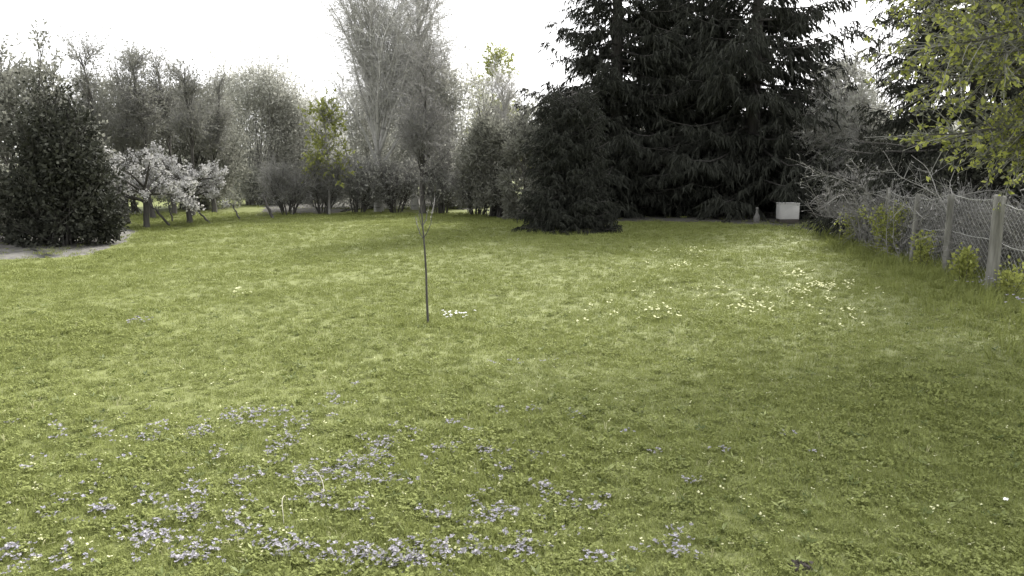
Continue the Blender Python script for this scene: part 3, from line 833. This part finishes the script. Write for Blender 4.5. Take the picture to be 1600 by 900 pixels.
# the wide upper crown, out of view, shaped to shade the lawn's right side
ncr = 120
Cc = np.array([-1.5, 1.0, 5.5])                   # relative to the trunk's foot
E = Cc + norm(rng.normal(0, 1, (ncr, 3))) * rng.uniform(.35, 1, ncr)[:, None] ** .6 * np.array([3.1, 3.1, 1.5])
Wd = E + tb; dp = Wd[:, 1] * math.cos(PITCH) - (Wd[:, 2] - EYE) * math.sin(PITCH)
vv = 450 - FPX * (Wd[:, 1] * math.sin(PITCH) + (Wd[:, 2] - EYE) * math.cos(PITCH)) / dp
E = E[vv < -70]
PC = []
for e in E:
    zs = np.clip(e[2] * .62 + rng.uniform(-.3, .3), 2.4, 6.6)
    k = zs / 8.0 * 11; j = int(k); s0 = P0[0, j] + (P0[0, j + 1] - P0[0, j]) * (k - j)
    u = np.linspace(0, 1, 10)[:, None]
    q = s0 + (e - s0) * u
    q[:, 2] += .45 * np.sin(np.pi * u[:, 0])
    q[1:] += np.cumsum(rng.normal(0, .02, (9, 3)), 0)
    PC.append(q)
P1 = np.concatenate([np.array(P1), PX, np.array(PC)])
tubes(tk, P1, taper(len(P1), 10, .030, .005), 6)
tk.build('trunk', M['bark_dark'], T, True)
cr = MB()
nv = len(ends)                                    # the limbs hanging into view carry the densest spray
P2 = []
for Pp, m_ in ((P1[:nv], 1000), (P1[nv:], 1700)):
    S2, D2, _, _ = spawn(rng, Pp, m_, .25, 1, .4, 1.1)
    P2.append(grow(rng, S2, D2, rng.uniform(.2, .75, m_), 5, .12, (0, 0, -.02)))
tubes(cr, np.concatenate(P2), taper(2700, 5, .005, .002), 3)
crown = cr.build('crown', M['twig_mid'], T)
# leaves in small bunches at nodes; the ones seen largest are single leaves, the rest one mass
nb = 13800
S3, D3 = [], []
for Pp, m_ in zip(P2, (4300, 9500)):
    a_, b_, _, _ = spawn(rng, Pp, m_, .1, 1, .4, 1.2)
    S3.append(a_); D3.append(b_)
S3, D3 = np.concatenate(S3), np.concatenate(D3)
k = 4
C = np.repeat(S3, k, 0) + rng.normal(0, .012, (nb * k, 3))
D = norm(np.repeat(D3, k, 0) + rng.normal(0, .7, (nb * k, 3)))
size = rng.uniform(.03, .07, nb * k)
W = C + tb
depth = W[:, 1] * math.cos(PITCH) - (W[:, 2] - EYE) * math.sin(PITCH)
u = 800 + FPX * W[:, 0] / depth
v = 450 - FPX * (W[:, 1] * math.sin(PITCH) + (W[:, 2] - EYE) * math.cos(PITCH)) / depth
inview = (u > 1340) & (u < 1595) & (v > 5) & (v < 300)
order = np.argsort(-(size / depth) * inview)[:300]
rest = np.ones(len(C), bool); rest[order] = False
lm = MB(); leaves(lm, rng, C[rest], size[rest], .62, D[rest])
lm.build('leaves', M['leaf_spring'], crown, kind='stuff')
M['leaf_single'] = mat('leaf_single', [(0, (.13, .135, .10)), (.35, (.24, .265, .09)), (1, (.46, .48, .14))], 'object', trans=.4)
protos = []
for q in range(4):
    b = MB()
    y = np.linspace(0, 1, 5); wd = np.array([.0, .24, .31, .2, 0]); zb = -.12 * y ** 2 * (1 + q * .3)
    V = [(0, yy, z) for yy, z in zip(y, zb)] + [(w_, yy, z + .35 * w_) for w_, yy, z in zip(wd, y, zb)] + [(-w_, yy, z + .35 * w_) for w_, yy, z in zip(wd, y, zb)]
    F = []
    for i in range(4): F += [[i, 5 + i, 6 + i, 1 + i], [i, 1 + i, 11 + i, 10 + i]]
    b.add(V, F); protos.append(b.mesh('leaf', M['leaf_single'], True))
for i in order:
    o = bpy.data.objects.new('leaf', protos[i % 4]); COL.objects.link(o); o.parent = crown
    o.location = C[i]; s_ = float(size[i]); o.scale = (s_, s_, s_)
    o.rotation_euler = Vector(D[i]).to_track_quat('Y', 'Z').to_euler()

# ------------------------------------------------------------------ grass
def tuft_mesh(seed, n, rad, hmin, hmax, wid, bend, flat=0.):
    rng = np.random.default_rng(seed)
    a = rng.uniform(0, 2 * np.pi, n); r = rad * np.sqrt(rng.uniform(0, 1, n))
    S = np.column_stack([np.cos(a) * r, np.sin(a) * r, np.full(n, -.005)])
    b = rng.uniform(0, 2 * np.pi, n)
    O = np.column_stack([np.cos(b), np.sin(b), np.zeros(n)])
    Sd = np.column_stack([-np.sin(b + .3), np.cos(b + .3), np.zeros(n)])
    h = rng.uniform(hmin, hmax, n)[:, None]; bd = (rng.uniform(.15, 1, n) * bend)[:, None]
    up = np.array([0, 0, 1.0]); w = (wid * rng.uniform(.6, 1.3, n))[:, None] * .5
    m1 = S + up * h * .55 + O * h * bd * .35
    tp = S + up * h * np.maximum(.25, 1 - .45 * bd) + O * h * bd
    V = np.stack([S - Sd * w, S + Sd * w, m1 + Sd * w * .85, m1 - Sd * w * .85, tp], 1)
    i = np.arange(n)[:, None] * 5
    mb = MB(); mb.add(V, i + np.array([0, 1, 2, 3])); mb.f.append((i + np.array([3, 2, 4])).astype(np.int64))
    return mb
def clover_mesh(seed, n, rad):
    rng = np.random.default_rng(seed)
    mb = MB()
    a = rng.uniform(0, 2 * np.pi, n); r = rad * np.sqrt(rng.uniform(0, 1, n)); z = rng.uniform(.012, .035, n)
    C = np.column_stack([np.cos(a) * r, np.sin(a) * r, z])
    for q in range(3):
        b = rng.uniform(0, 6.28) + q * 2.09 + rng.normal(0, .3, n)
        D = np.column_stack([np.cos(b), np.sin(b), rng.normal(.1, .3, n)])
        leaves(mb, rng, C, rng.uniform(.010, .018, n), .95, D, np.tile([0, 0, 1.0], (n, 1)), .2)
    return mb

def scatter(name, label, cat, pts, scl, meshes, seed):
    """instances of the given meshes on points; geometry nodes, one object nobody could count"""
    rng = np.random.default_rng(seed)
    coll = bpy.data.collections.new(name + '_source')
    for me in meshes:
        coll.objects.link(bpy.data.objects.new(me.name, me))
    me = bpy.data.meshes.new(name)
    n = len(pts)
    me.vertices.add(n); me.vertices.foreach_set('co', np.asarray(pts, np.float32).ravel())
    at1 = me.attributes.new('scl', 'FLOAT', 'POINT'); at1.data.foreach_set('value', scl.astype(np.float32))
    rot = np.column_stack([rng.normal(0, .12, n), rng.normal(0, .12, n), rng.uniform(0, 6.283, n)]).astype(np.float32)
    at2 = me.attributes.new('rot', 'FLOAT_VECTOR', 'POINT'); at2.data.foreach_set('vector', rot.ravel())
    o = bpy.data.objects.new(name, me); COL.objects.link(o)
    ng = bpy.data.node_groups.new(name, 'GeometryNodeTree')
    ng.interface.new_socket('Geometry', in_out='INPUT', socket_type='NodeSocketGeometry')
    ng.interface.new_socket('Geometry', in_out='OUTPUT', socket_type='NodeSocketGeometry')
    N = ng.nodes
    gi = N.new('NodeGroupInput'); go = N.new('NodeGroupOutput')
    iop = N.new('GeometryNodeInstanceOnPoints'); ci = N.new('GeometryNodeCollectionInfo')
    ci.inputs['Collection'].default_value = coll; ci.inputs['Separate Children'].default_value = True; ci.inputs['Reset Children'].default_value = True
    a1 = N.new('GeometryNodeInputNamedAttribute'); a1.data_type = 'FLOAT'; a1.inputs['Name'].default_value = 'scl'
    a2 = N.new('GeometryNodeInputNamedAttribute'); a2.data_type = 'FLOAT_VECTOR'; a2.inputs['Name'].default_value = 'rot'
    iop.inputs['Pick Instance'].default_value = True
    ng.links.new(gi.outputs[0], iop.inputs['Points']); ng.links.new(ci.outputs[0], iop.inputs['Instance'])
    ng.links.new(a1.outputs['Attribute'], iop.inputs['Scale']); ng.links.new(a2.outputs['Attribute'], iop.inputs['Rotation'])
    ng.links.new(iop.outputs[0], go.inputs[0])
    md = o.modifiers.new('scatter', 'NODES'); md.node_group = ng
    tag(o, label, cat, kind='stuff')
    return o

rng = np.random.default_rng(500)
def band(y0, y1, per_m2, extra=1.5):
    out = []
    half = .64
    area = (y1 - y0) * (half * (y0 + y1) + 2 * extra)
    n = int(area * per_m2 * 1.15)
    y = rng.uniform(y0, y1, n); x = rng.uniform(-1, 1, n) * (half * y1 + extra)
    k = np.abs(x) < half * y + extra
    return np.column_stack([x[k], y[k]])
cdf_y = np.linspace(2.2, 27, 2000)                # as many tufts as the eye can tell apart, thinning evenly with distance
wgt = (1.28 * cdf_y + 2) * 1050 * (4 / cdf_y) ** 1.45
cum = np.cumsum(wgt) * (cdf_y[1] - cdf_y[0])
nt_ = int(cum[-1])
yy_ = np.interp(rng.uniform(0, cum[-1], nt_), cum, cdf_y)
xy = np.column_stack([rng.uniform(-1, 1, nt_) * (.64 * yy_ + 1), yy_])
fence_side = (xy - FA[:2]) @ fn[:2]
def in_poly(p, poly):
    poly = np.array(poly); ins = np.zeros(len(p), bool); j = len(poly) - 1
    for i in range(len(poly)):
        c = ((poly[i, 1] > p[:, 1]) != (poly[j, 1] > p[:, 1])) & (p[:, 0] < (poly[j, 0] - poly[i, 0]) * (p[:, 1] - poly[i, 1]) / (poly[j, 1] - poly[i, 1] + 1e-12) + poly[i, 0])
        ins ^= c; j = i
    return ins
bare = in_poly(xy, [g(-260, 420), g(20, 408), g(110, 404), g(190, 385), g(222, 362), g(180, 350), g(60, 345), g(-200, 350)]) | \
       in_poly(xy, [g(945, 345), g(1100, 350), g(1230, 358), g(1285, 364), g(1400, 372), g(1420, 325), g(1200, 308), g(740, 316), g(770, 340)])
keep = ~bare | (rng.random(len(xy)) < .14)
xy = xy[keep]
pts = np.column_stack([xy, hgt(xy[:, 0], xy[:, 1])])
patch = .5 + .5 * np.sin(xy[:, 0] * 1.3 + 2 * np.sin(xy[:, 1] * .9)) * np.sin(xy[:, 1] * 1.1 + 1.7 * np.sin(xy[:, 0] * .7))
scl = rng.uniform(.55, 1.15, len(xy)) * (.75 + .45 * patch) * (1 + .045 * np.clip(xy[:, 1] - 6, 0, 14))
ms = [tuft_mesh(501, 22, .06, .022, .055, .0034, .9).mesh('grass_tuft', M['blade']), tuft_mesh(502, 18, .07, .018, .048, .004, 1.1).mesh('grass_tuft', M['blade']),
      tuft_mesh(503, 24, .055, .025, .065, .003, .8).mesh('grass_tuft', M['blade']), clover_mesh(504, 12, .06).mesh('clover_tuft', M['blade']), tuft_mesh(505, 20, .065, .015, .04, .0045, 1.3).mesh('grass_tuft', M['blade'])]
scatter('lawn_grass', 'short yellow-green lawn grass with clover and moss', 'grass', pts, scl, ms, 510)

# broad-leaved weeds and dry blades among the grass
def rosette_mesh(seed, n, ln, wd_):
    rng = np.random.default_rng(seed); mb = MB()
    a = np.arange(n) * 2 * np.pi / n + rng.normal(0, .3, n)
    D = np.column_stack([np.cos(a), np.sin(a), rng.uniform(.15, .7, n)])
    leaves(mb, rng, np.tile([0, 0, .012], (n, 1)) + rng.normal(0, .006, (n, 3)), ln * rng.uniform(.5, 1.2, n), wd_, D, np.tile([0, 0, 1.0], (n, 1)), .3)
    return mb
wxy = np.concatenate([band(2.2, 5.5, 85, .5), band(5.5, 9, 38, .5)])
wpts = np.column_stack([wxy, hgt(wxy[:, 0], wxy[:, 1])])
M['weed'] = mat('weed', [(0, (.075, .10, .03)), (.6, (.15, .18, .05)), (1, (.26, .29, .11))], 'object', rough=.6, trans=.25)
M['thatch'] = mat('thatch', two((.24, .24, .12), (.42, .41, .24)), trans=.2)
ms = [rosette_mesh(506, 8, .06, .3).mesh('weed_rosette', M['weed']), rosette_mesh(507, 6, .045, .55).mesh('weed_rosette', M['weed']), rosette_mesh(508, 10, .05, .4).mesh('weed_rosette', M['weed']),
      tuft_mesh(509, 5, .05, .04, .085, .0035, 1.4).mesh('dry_blades', M['thatch']), tuft_mesh(511, 12, .05, .05, .10, .004, .7).mesh('coarse_tuft', M['weed'])]
scatter('lawn_weeds', 'small broad-leaved weeds and dry blades mixed into the near lawn', 'weeds', wpts, rng.uniform(.4, .95, len(wpts)), ms, 512)

# taller grass along the fence and round the trunks
n = 2600
t = rng.uniform(-1.0, flen + 4, n)
off = rng.normal(-.1, .38, n)
q = FA + fd * t[:, None] - fn * off[:, None] * (0.45 + .9 * (t / flen)[:, None].clip(0, 1.3))
qs = [q[:, :2]]
for px, py, w_, k in [(229, 357, .35, 60), (297, 350, .35, 60), (669, 504, .16, 26), (886, 368, 1.1, 160), (470, 336, 1.6, 200), (640, 326, 2.5, 260), (100, 398, 1.5, 60), (1233, 356, .9, 60)]:
    c_ = gpt(px, py)[:2]
    qs.append(c_ + rng.normal(0, 1, (k, 2)) * np.array([w_, .25]))
q = np.concatenate(qs)
pts = np.column_stack([q, hgt(q[:, 0], q[:, 1])])
ms = [tuft_mesh(521, 20, .07, .12, .32, .006, .6).mesh('tall_tuft', M['blade']), tuft_mesh(522, 16, .09, .10, .26, .007, .9).mesh('tall_tuft', M['blade']), tuft_mesh(523, 14, .06, .08, .2, .012, 1.0).mesh('tall_tuft', M['blade'])]
sc_ = rng.uniform(.5, 1.15, len(q)); sc_[n:] *= .6
scatter('tall_grass', 'longer rough grass along the fence and round the trunks', 'grass', pts, sc_, ms, 530)

# ------------------------------------------------------------------ flowers in the lawn
def flower_mesh(seed, npet, rad, m, height, nfl, spread, cup=.3):
    rng = np.random.default_rng(seed); mb = MB()
    for _ in range(nfl):
        a0 = rng.uniform(0, 6.28); c = np.array([*rng.normal(0, spread, 2), height * rng.uniform(.6, 1.2)])
        a = a0 + np.arange(npet) * 2 * np.pi / npet
        tilt = rng.normal(0, .35, 2)
        D = np.column_stack([np.cos(a), np.sin(a), np.full(npet, cup) + np.cos(a) * tilt[0] + np.sin(a) * tilt[1]])
        leaves(mb, rng, np.tile(c, (npet, 1)), np.full(npet, rad), .8, D, np.tile([0, 0, 1.0], (npet, 1)), .2)
    return mb.mesh('flower', m)
vp = []
def clump(px, py, wpx, hpx, n):
    for _ in range(n):
        p = gpt(px + rng.normal(0, wpx * .8), py + rng.normal(0, hpx * .85)); vp.append(p[:2])
CL = [(385, 655, 38, 10, 55), (310, 683, 14, 8, 18), (230, 692, 10, 6, 10), (158, 686, 8, 6, 8), (95, 686, 8, 4, 5), (252, 676, 8, 6, 7), (465, 663, 12, 8, 12), (520, 632, 10, 14, 12), (450, 690, 14, 6, 10),
      (345, 720, 8, 6, 6), (425, 714, 14, 6, 9), (520, 745, 34, 14, 42), (600, 700, 26, 10, 34), (580, 722, 30, 10, 34), (590, 758, 22, 8, 18), (480, 755, 24, 10, 26), (505, 795, 18, 10, 20), (515, 650, 8, 6, 4),
      (700, 708, 22, 8, 18), (765, 716, 12, 8, 9), (830, 718, 10, 5, 7), (790, 745, 10, 10, 8), (850, 780, 12, 10, 10), (755, 812, 22, 12, 24), (790, 808, 12, 8, 10), (665, 818, 14, 8, 9), (560, 808, 14, 12, 10),
      (310, 773, 14, 10, 16), (375, 757, 14, 8, 12), (243, 790, 10, 8, 8), (165, 803, 14, 8, 12), (290, 815, 22, 10, 24), (230, 850, 24, 14, 34), (140, 775, 8, 6, 4), (105, 790, 8, 6, 5), (65, 815, 6, 6, 4),
      (385, 840, 10, 18, 14), (300, 880, 24, 12, 30), (15, 878, 18, 12, 26), (100, 888, 16, 10, 14), (435, 880, 14, 12, 18), (470, 873, 8, 8, 6), (560, 888, 40, 12, 50), (650, 882, 34, 12, 44), (735, 868, 22, 12, 28), (815, 868, 14, 18, 24),
      (900, 800, 8, 8, 7), (945, 800, 12, 6, 7), (1022, 717, 10, 4, 6), (1128, 717, 7, 4, 4), (1070, 772, 8, 10, 7), (1062, 885, 14, 10, 10), (1045, 850, 6, 14, 5), (1100, 765, 5, 4, 2), (635, 680, 8, 6, 5), (665, 730, 8, 6, 4),
      (930, 885, 10, 8, 8), (1000, 875, 8, 6, 4), (705, 662, 5, 4, 3), (780, 650, 6, 5, 3), (820, 650, 5, 4, 2), (765, 570, 5, 3, 2), (805, 570, 5, 3, 2), (855, 568, 5, 3, 2), (985, 688, 4, 3, 2), (1225, 686, 4, 3, 2), (1272, 718, 4, 3, 2), (235, 640, 4, 3, 1), (560, 600, 4, 3, 2)]
for c_ in CL: clump(*c_)
for _ in range(150): clump(rng.uniform(0, 900), rng.uniform(640, 900), 6, 4, 1)
vp = np.array(vp)[rng.random(len(vp)) < .8]
pts = np.column_stack([vp, hgt(vp[:, 0], vp[:, 1])])
ms = [flower_mesh(541, 5, .0125, M['violet'], .028, 4, .03), flower_mesh(542, 5, .011, M['violet_blue'], .027, 4, .036), flower_mesh(543, 5, .013, M['violet'], .032, 2, .02), flower_mesh(544, 4, .011, M['violet'], .03, 4, .038, .8)]
scatter('violet_flowers', 'grey-lavender flowers in loose patches across the front of the lawn', 'flowers', pts, rng.uniform(.7, 1.25, len(pts)), ms, 545)

cp = []
def cl2(px, py, w_, h_, n):
    for _ in range(n): cp.append(gpt(px + rng.normal(0, w_ * .5), py + rng.normal(0, h_ * .5))[:2])
for c_ in [(1290, 452, 40, 10, 60), (1240, 432, 30, 8, 26), (1245, 458, 24, 10, 20), (1170, 480, 40, 10, 26), (1120, 460, 120, 20, 40), (1040, 490, 60, 10, 20), (1090, 398, 40, 8, 20), (1030, 394, 16, 4, 6), (1060, 420, 60, 6, 16), (1300, 480, 80, 30, 22), (1350, 490, 60, 20, 12), (920, 490, 60, 20, 14), (370, 465, 20, 10, 8)]: cl2(*c_)
for _ in range(170): cp.append(gpt(rng.uniform(950, 1580), 560 + 320 * rng.random() ** 1.0)[:2])
for _ in range(420): cp.append(gpt(rng.uniform(0, 1000), 560 + 330 * rng.random())[:2])
cp = np.array(cp); pts = np.column_stack([cp, hgt(cp[:, 0], cp[:, 1])])
sc_ = rng.uniform(.6, 1.1, len(pts)) * np.where(cp[:, 1] > 7, 1.2, .5)
ms = [flower_mesh(551, 6, .016, M['cream'], .05, 2, .02, .15), flower_mesh(552, 7, .014, M['cream'], .045, 1, .0, .1)]
scatter('pale_flowers', 'tiny pale yellow flowers sprinkled over the lawn, thickest near the fence', 'flowers', pts, sc_, ms, 555)

def flower_clump(name, label, px, py, rad, n, m, seed, petal=.018, h=.06):
    rng = np.random.default_rng(seed)
    b = onground(gpt(px, py))
    T = thing(name, label, 'flowers', b)
    fm, sm = MB(), MB()
    for _ in range(n):
        c = np.array([*rng.normal(0, rad, 2), h * rng.uniform(.6, 1.2)])
        a = rng.uniform(0, 6.28) + np.arange(5) * 1.2566
        D = np.column_stack([np.cos(a), np.sin(a), np.full(5, .25) + rng.normal(0, .2, 5)])
        leaves(fm, rng, np.tile(c, (5, 1)), np.full(5, petal), .85, D, np.tile([0, 0, 1.0], (5, 1)))
        tubes(sm, np.array([[[c[0] * .7, c[1] * .7, -.01], [c[0] * .9, c[1] * .9, c[2] * .6], c]]), np.full((1, 3), .0015), 3)
    sm.build('stem', M['blade'], T, kind='stuff' if n > 1 else None); fm.build('petals', m, T, kind='stuff' if n > 1 else None)
flower_clump('flower_clump', 'white flower clump beside the foot of the sapling', 705, 492, .10, 22, M['daisy'], 560)
flower_clump('flower_clump', 'lone grey-lavender flower clump on the left of the lawn', 211, 511, .07, 16, M['violet'], 561)
flower_clump('flower_clump', 'blue-violet flower clump in long grass at the thick fence post', 1540, 470, .12, 22, M['violet_blue'], 562, .02, .22)
flower_clump('flower_clump', 'blue-violet flower clump in long grass at the right edge', 1592, 500, .07, 12, M['violet_blue'], 563, .02, .2)
flower_clump('daisy_flower', 'single white daisy in the dark grass at lower right', 1569, 799, .002, 1, M['daisy'], 564, .017, .05)

# ------------------------------------------------------------------ twigs, a clod and a stand-in for a shadowed hole
def dry_twig(label, path, seed, r=.0026):
    rng = np.random.default_rng(seed)
    P = np.array([gpt(*p) for p in path]); b = onground(P[0])
    k = 14
    s = np.linspace(0, len(P) - 1, k); i = np.minimum(s.astype(int), len(P) - 2); fr = (s - i)[:, None]
    # smooth through the points
    def cr_(p0, p1, p2, p3, t): return .5 * (2 * p1 + (p2 - p0) * t + (2 * p0 - 5 * p1 + 4 * p2 - p3) * t * t + (3 * p1 - p0 - 3 * p2 + p3) * t ** 3)
    E = np.concatenate([2 * P[:1] - P[1:2], P, 2 * P[-1:] - P[-2:-1]])
    Q = cr_(E[i], E[i + 1], E[i + 2], E[i + 3], fr)
    Q[:, 2] = hgt(Q[:, 0], Q[:, 1]) + .05 + .012 * np.sin(s * 2); Q[0, 2] -= .03; Q[-1, 2] -= .03
    T = thing('dry_twig', label, 'twig', b, 'pale dry stems lying in the grass')
    mb = MB(); tubes(mb, (Q - b)[None], taper(1, k, r, r * .55), 6)
    mb.build('stem', M['straw'], T, True)
dry_twig('pale curved dry stem lying in the lavender flowers at front', [(478, 746), (497, 760), (506, 778), (503, 792), (488, 799)], 570)
dry_twig('short pale dry stem standing left of the curved stem', [(447, 797), (442, 812), (444, 834)], 571)
def clod(label, px, py, w_, h_, seed):
    rng = np.random.default_rng(seed); b = onground(gpt(px, py))
    T = thing('dark_lump', label, 'soil', b)
    n, k = 22, 8
    V = []
    for j in range(k):
        ph = j / (k - 1) * math.pi / 2
        for i in range(n):
            a = i / n * 2 * math.pi
            rr = 1 + .22 * math.sin(a * 3 + seed) + .12 * math.sin(a * 5 + j) + rng.normal(0, .07)
            V.append((math.cos(a) * math.cos(ph) * w_ * rr, math.sin(a) * math.cos(ph) * w_ * .8 * rr, math.sin(ph) * h_ * (1 + rng.normal(0, .12)) - .01))
    idx = np.arange(n * k).reshape(k, n)
    a = idx[:-1]; bb = np.roll(a, -1, 1); d = idx[1:]; c = np.roll(d, -1, 1)
    mb = MB(); mb.add(V, np.stack([a, bb, c, d], -1).reshape(-1, 4)); mb.build('soil', M['soil'], T)
    cr = MB(); m_ = 40
    C = np.column_stack([rng.normal(0, w_ * .9, (m_, 2)), rng.uniform(.0, h_ * .5, m_)])
    s_ = rng.uniform(.006, .016, m_)
    leaves(cr, rng, C, s_ * 1.6, .9, None, None, .6); cr.build('crumbs', M['soil'], T, kind='stuff')
clod('dark clod of earth in the grass at the bottom edge', 1247, 898, .045, .035, 580)
clod('small dark lump for a shadowed hole in the grass right of the lavender patches', 793, 742, .04, .022, 581)  # dark lump standing in for the shadow in a small hole
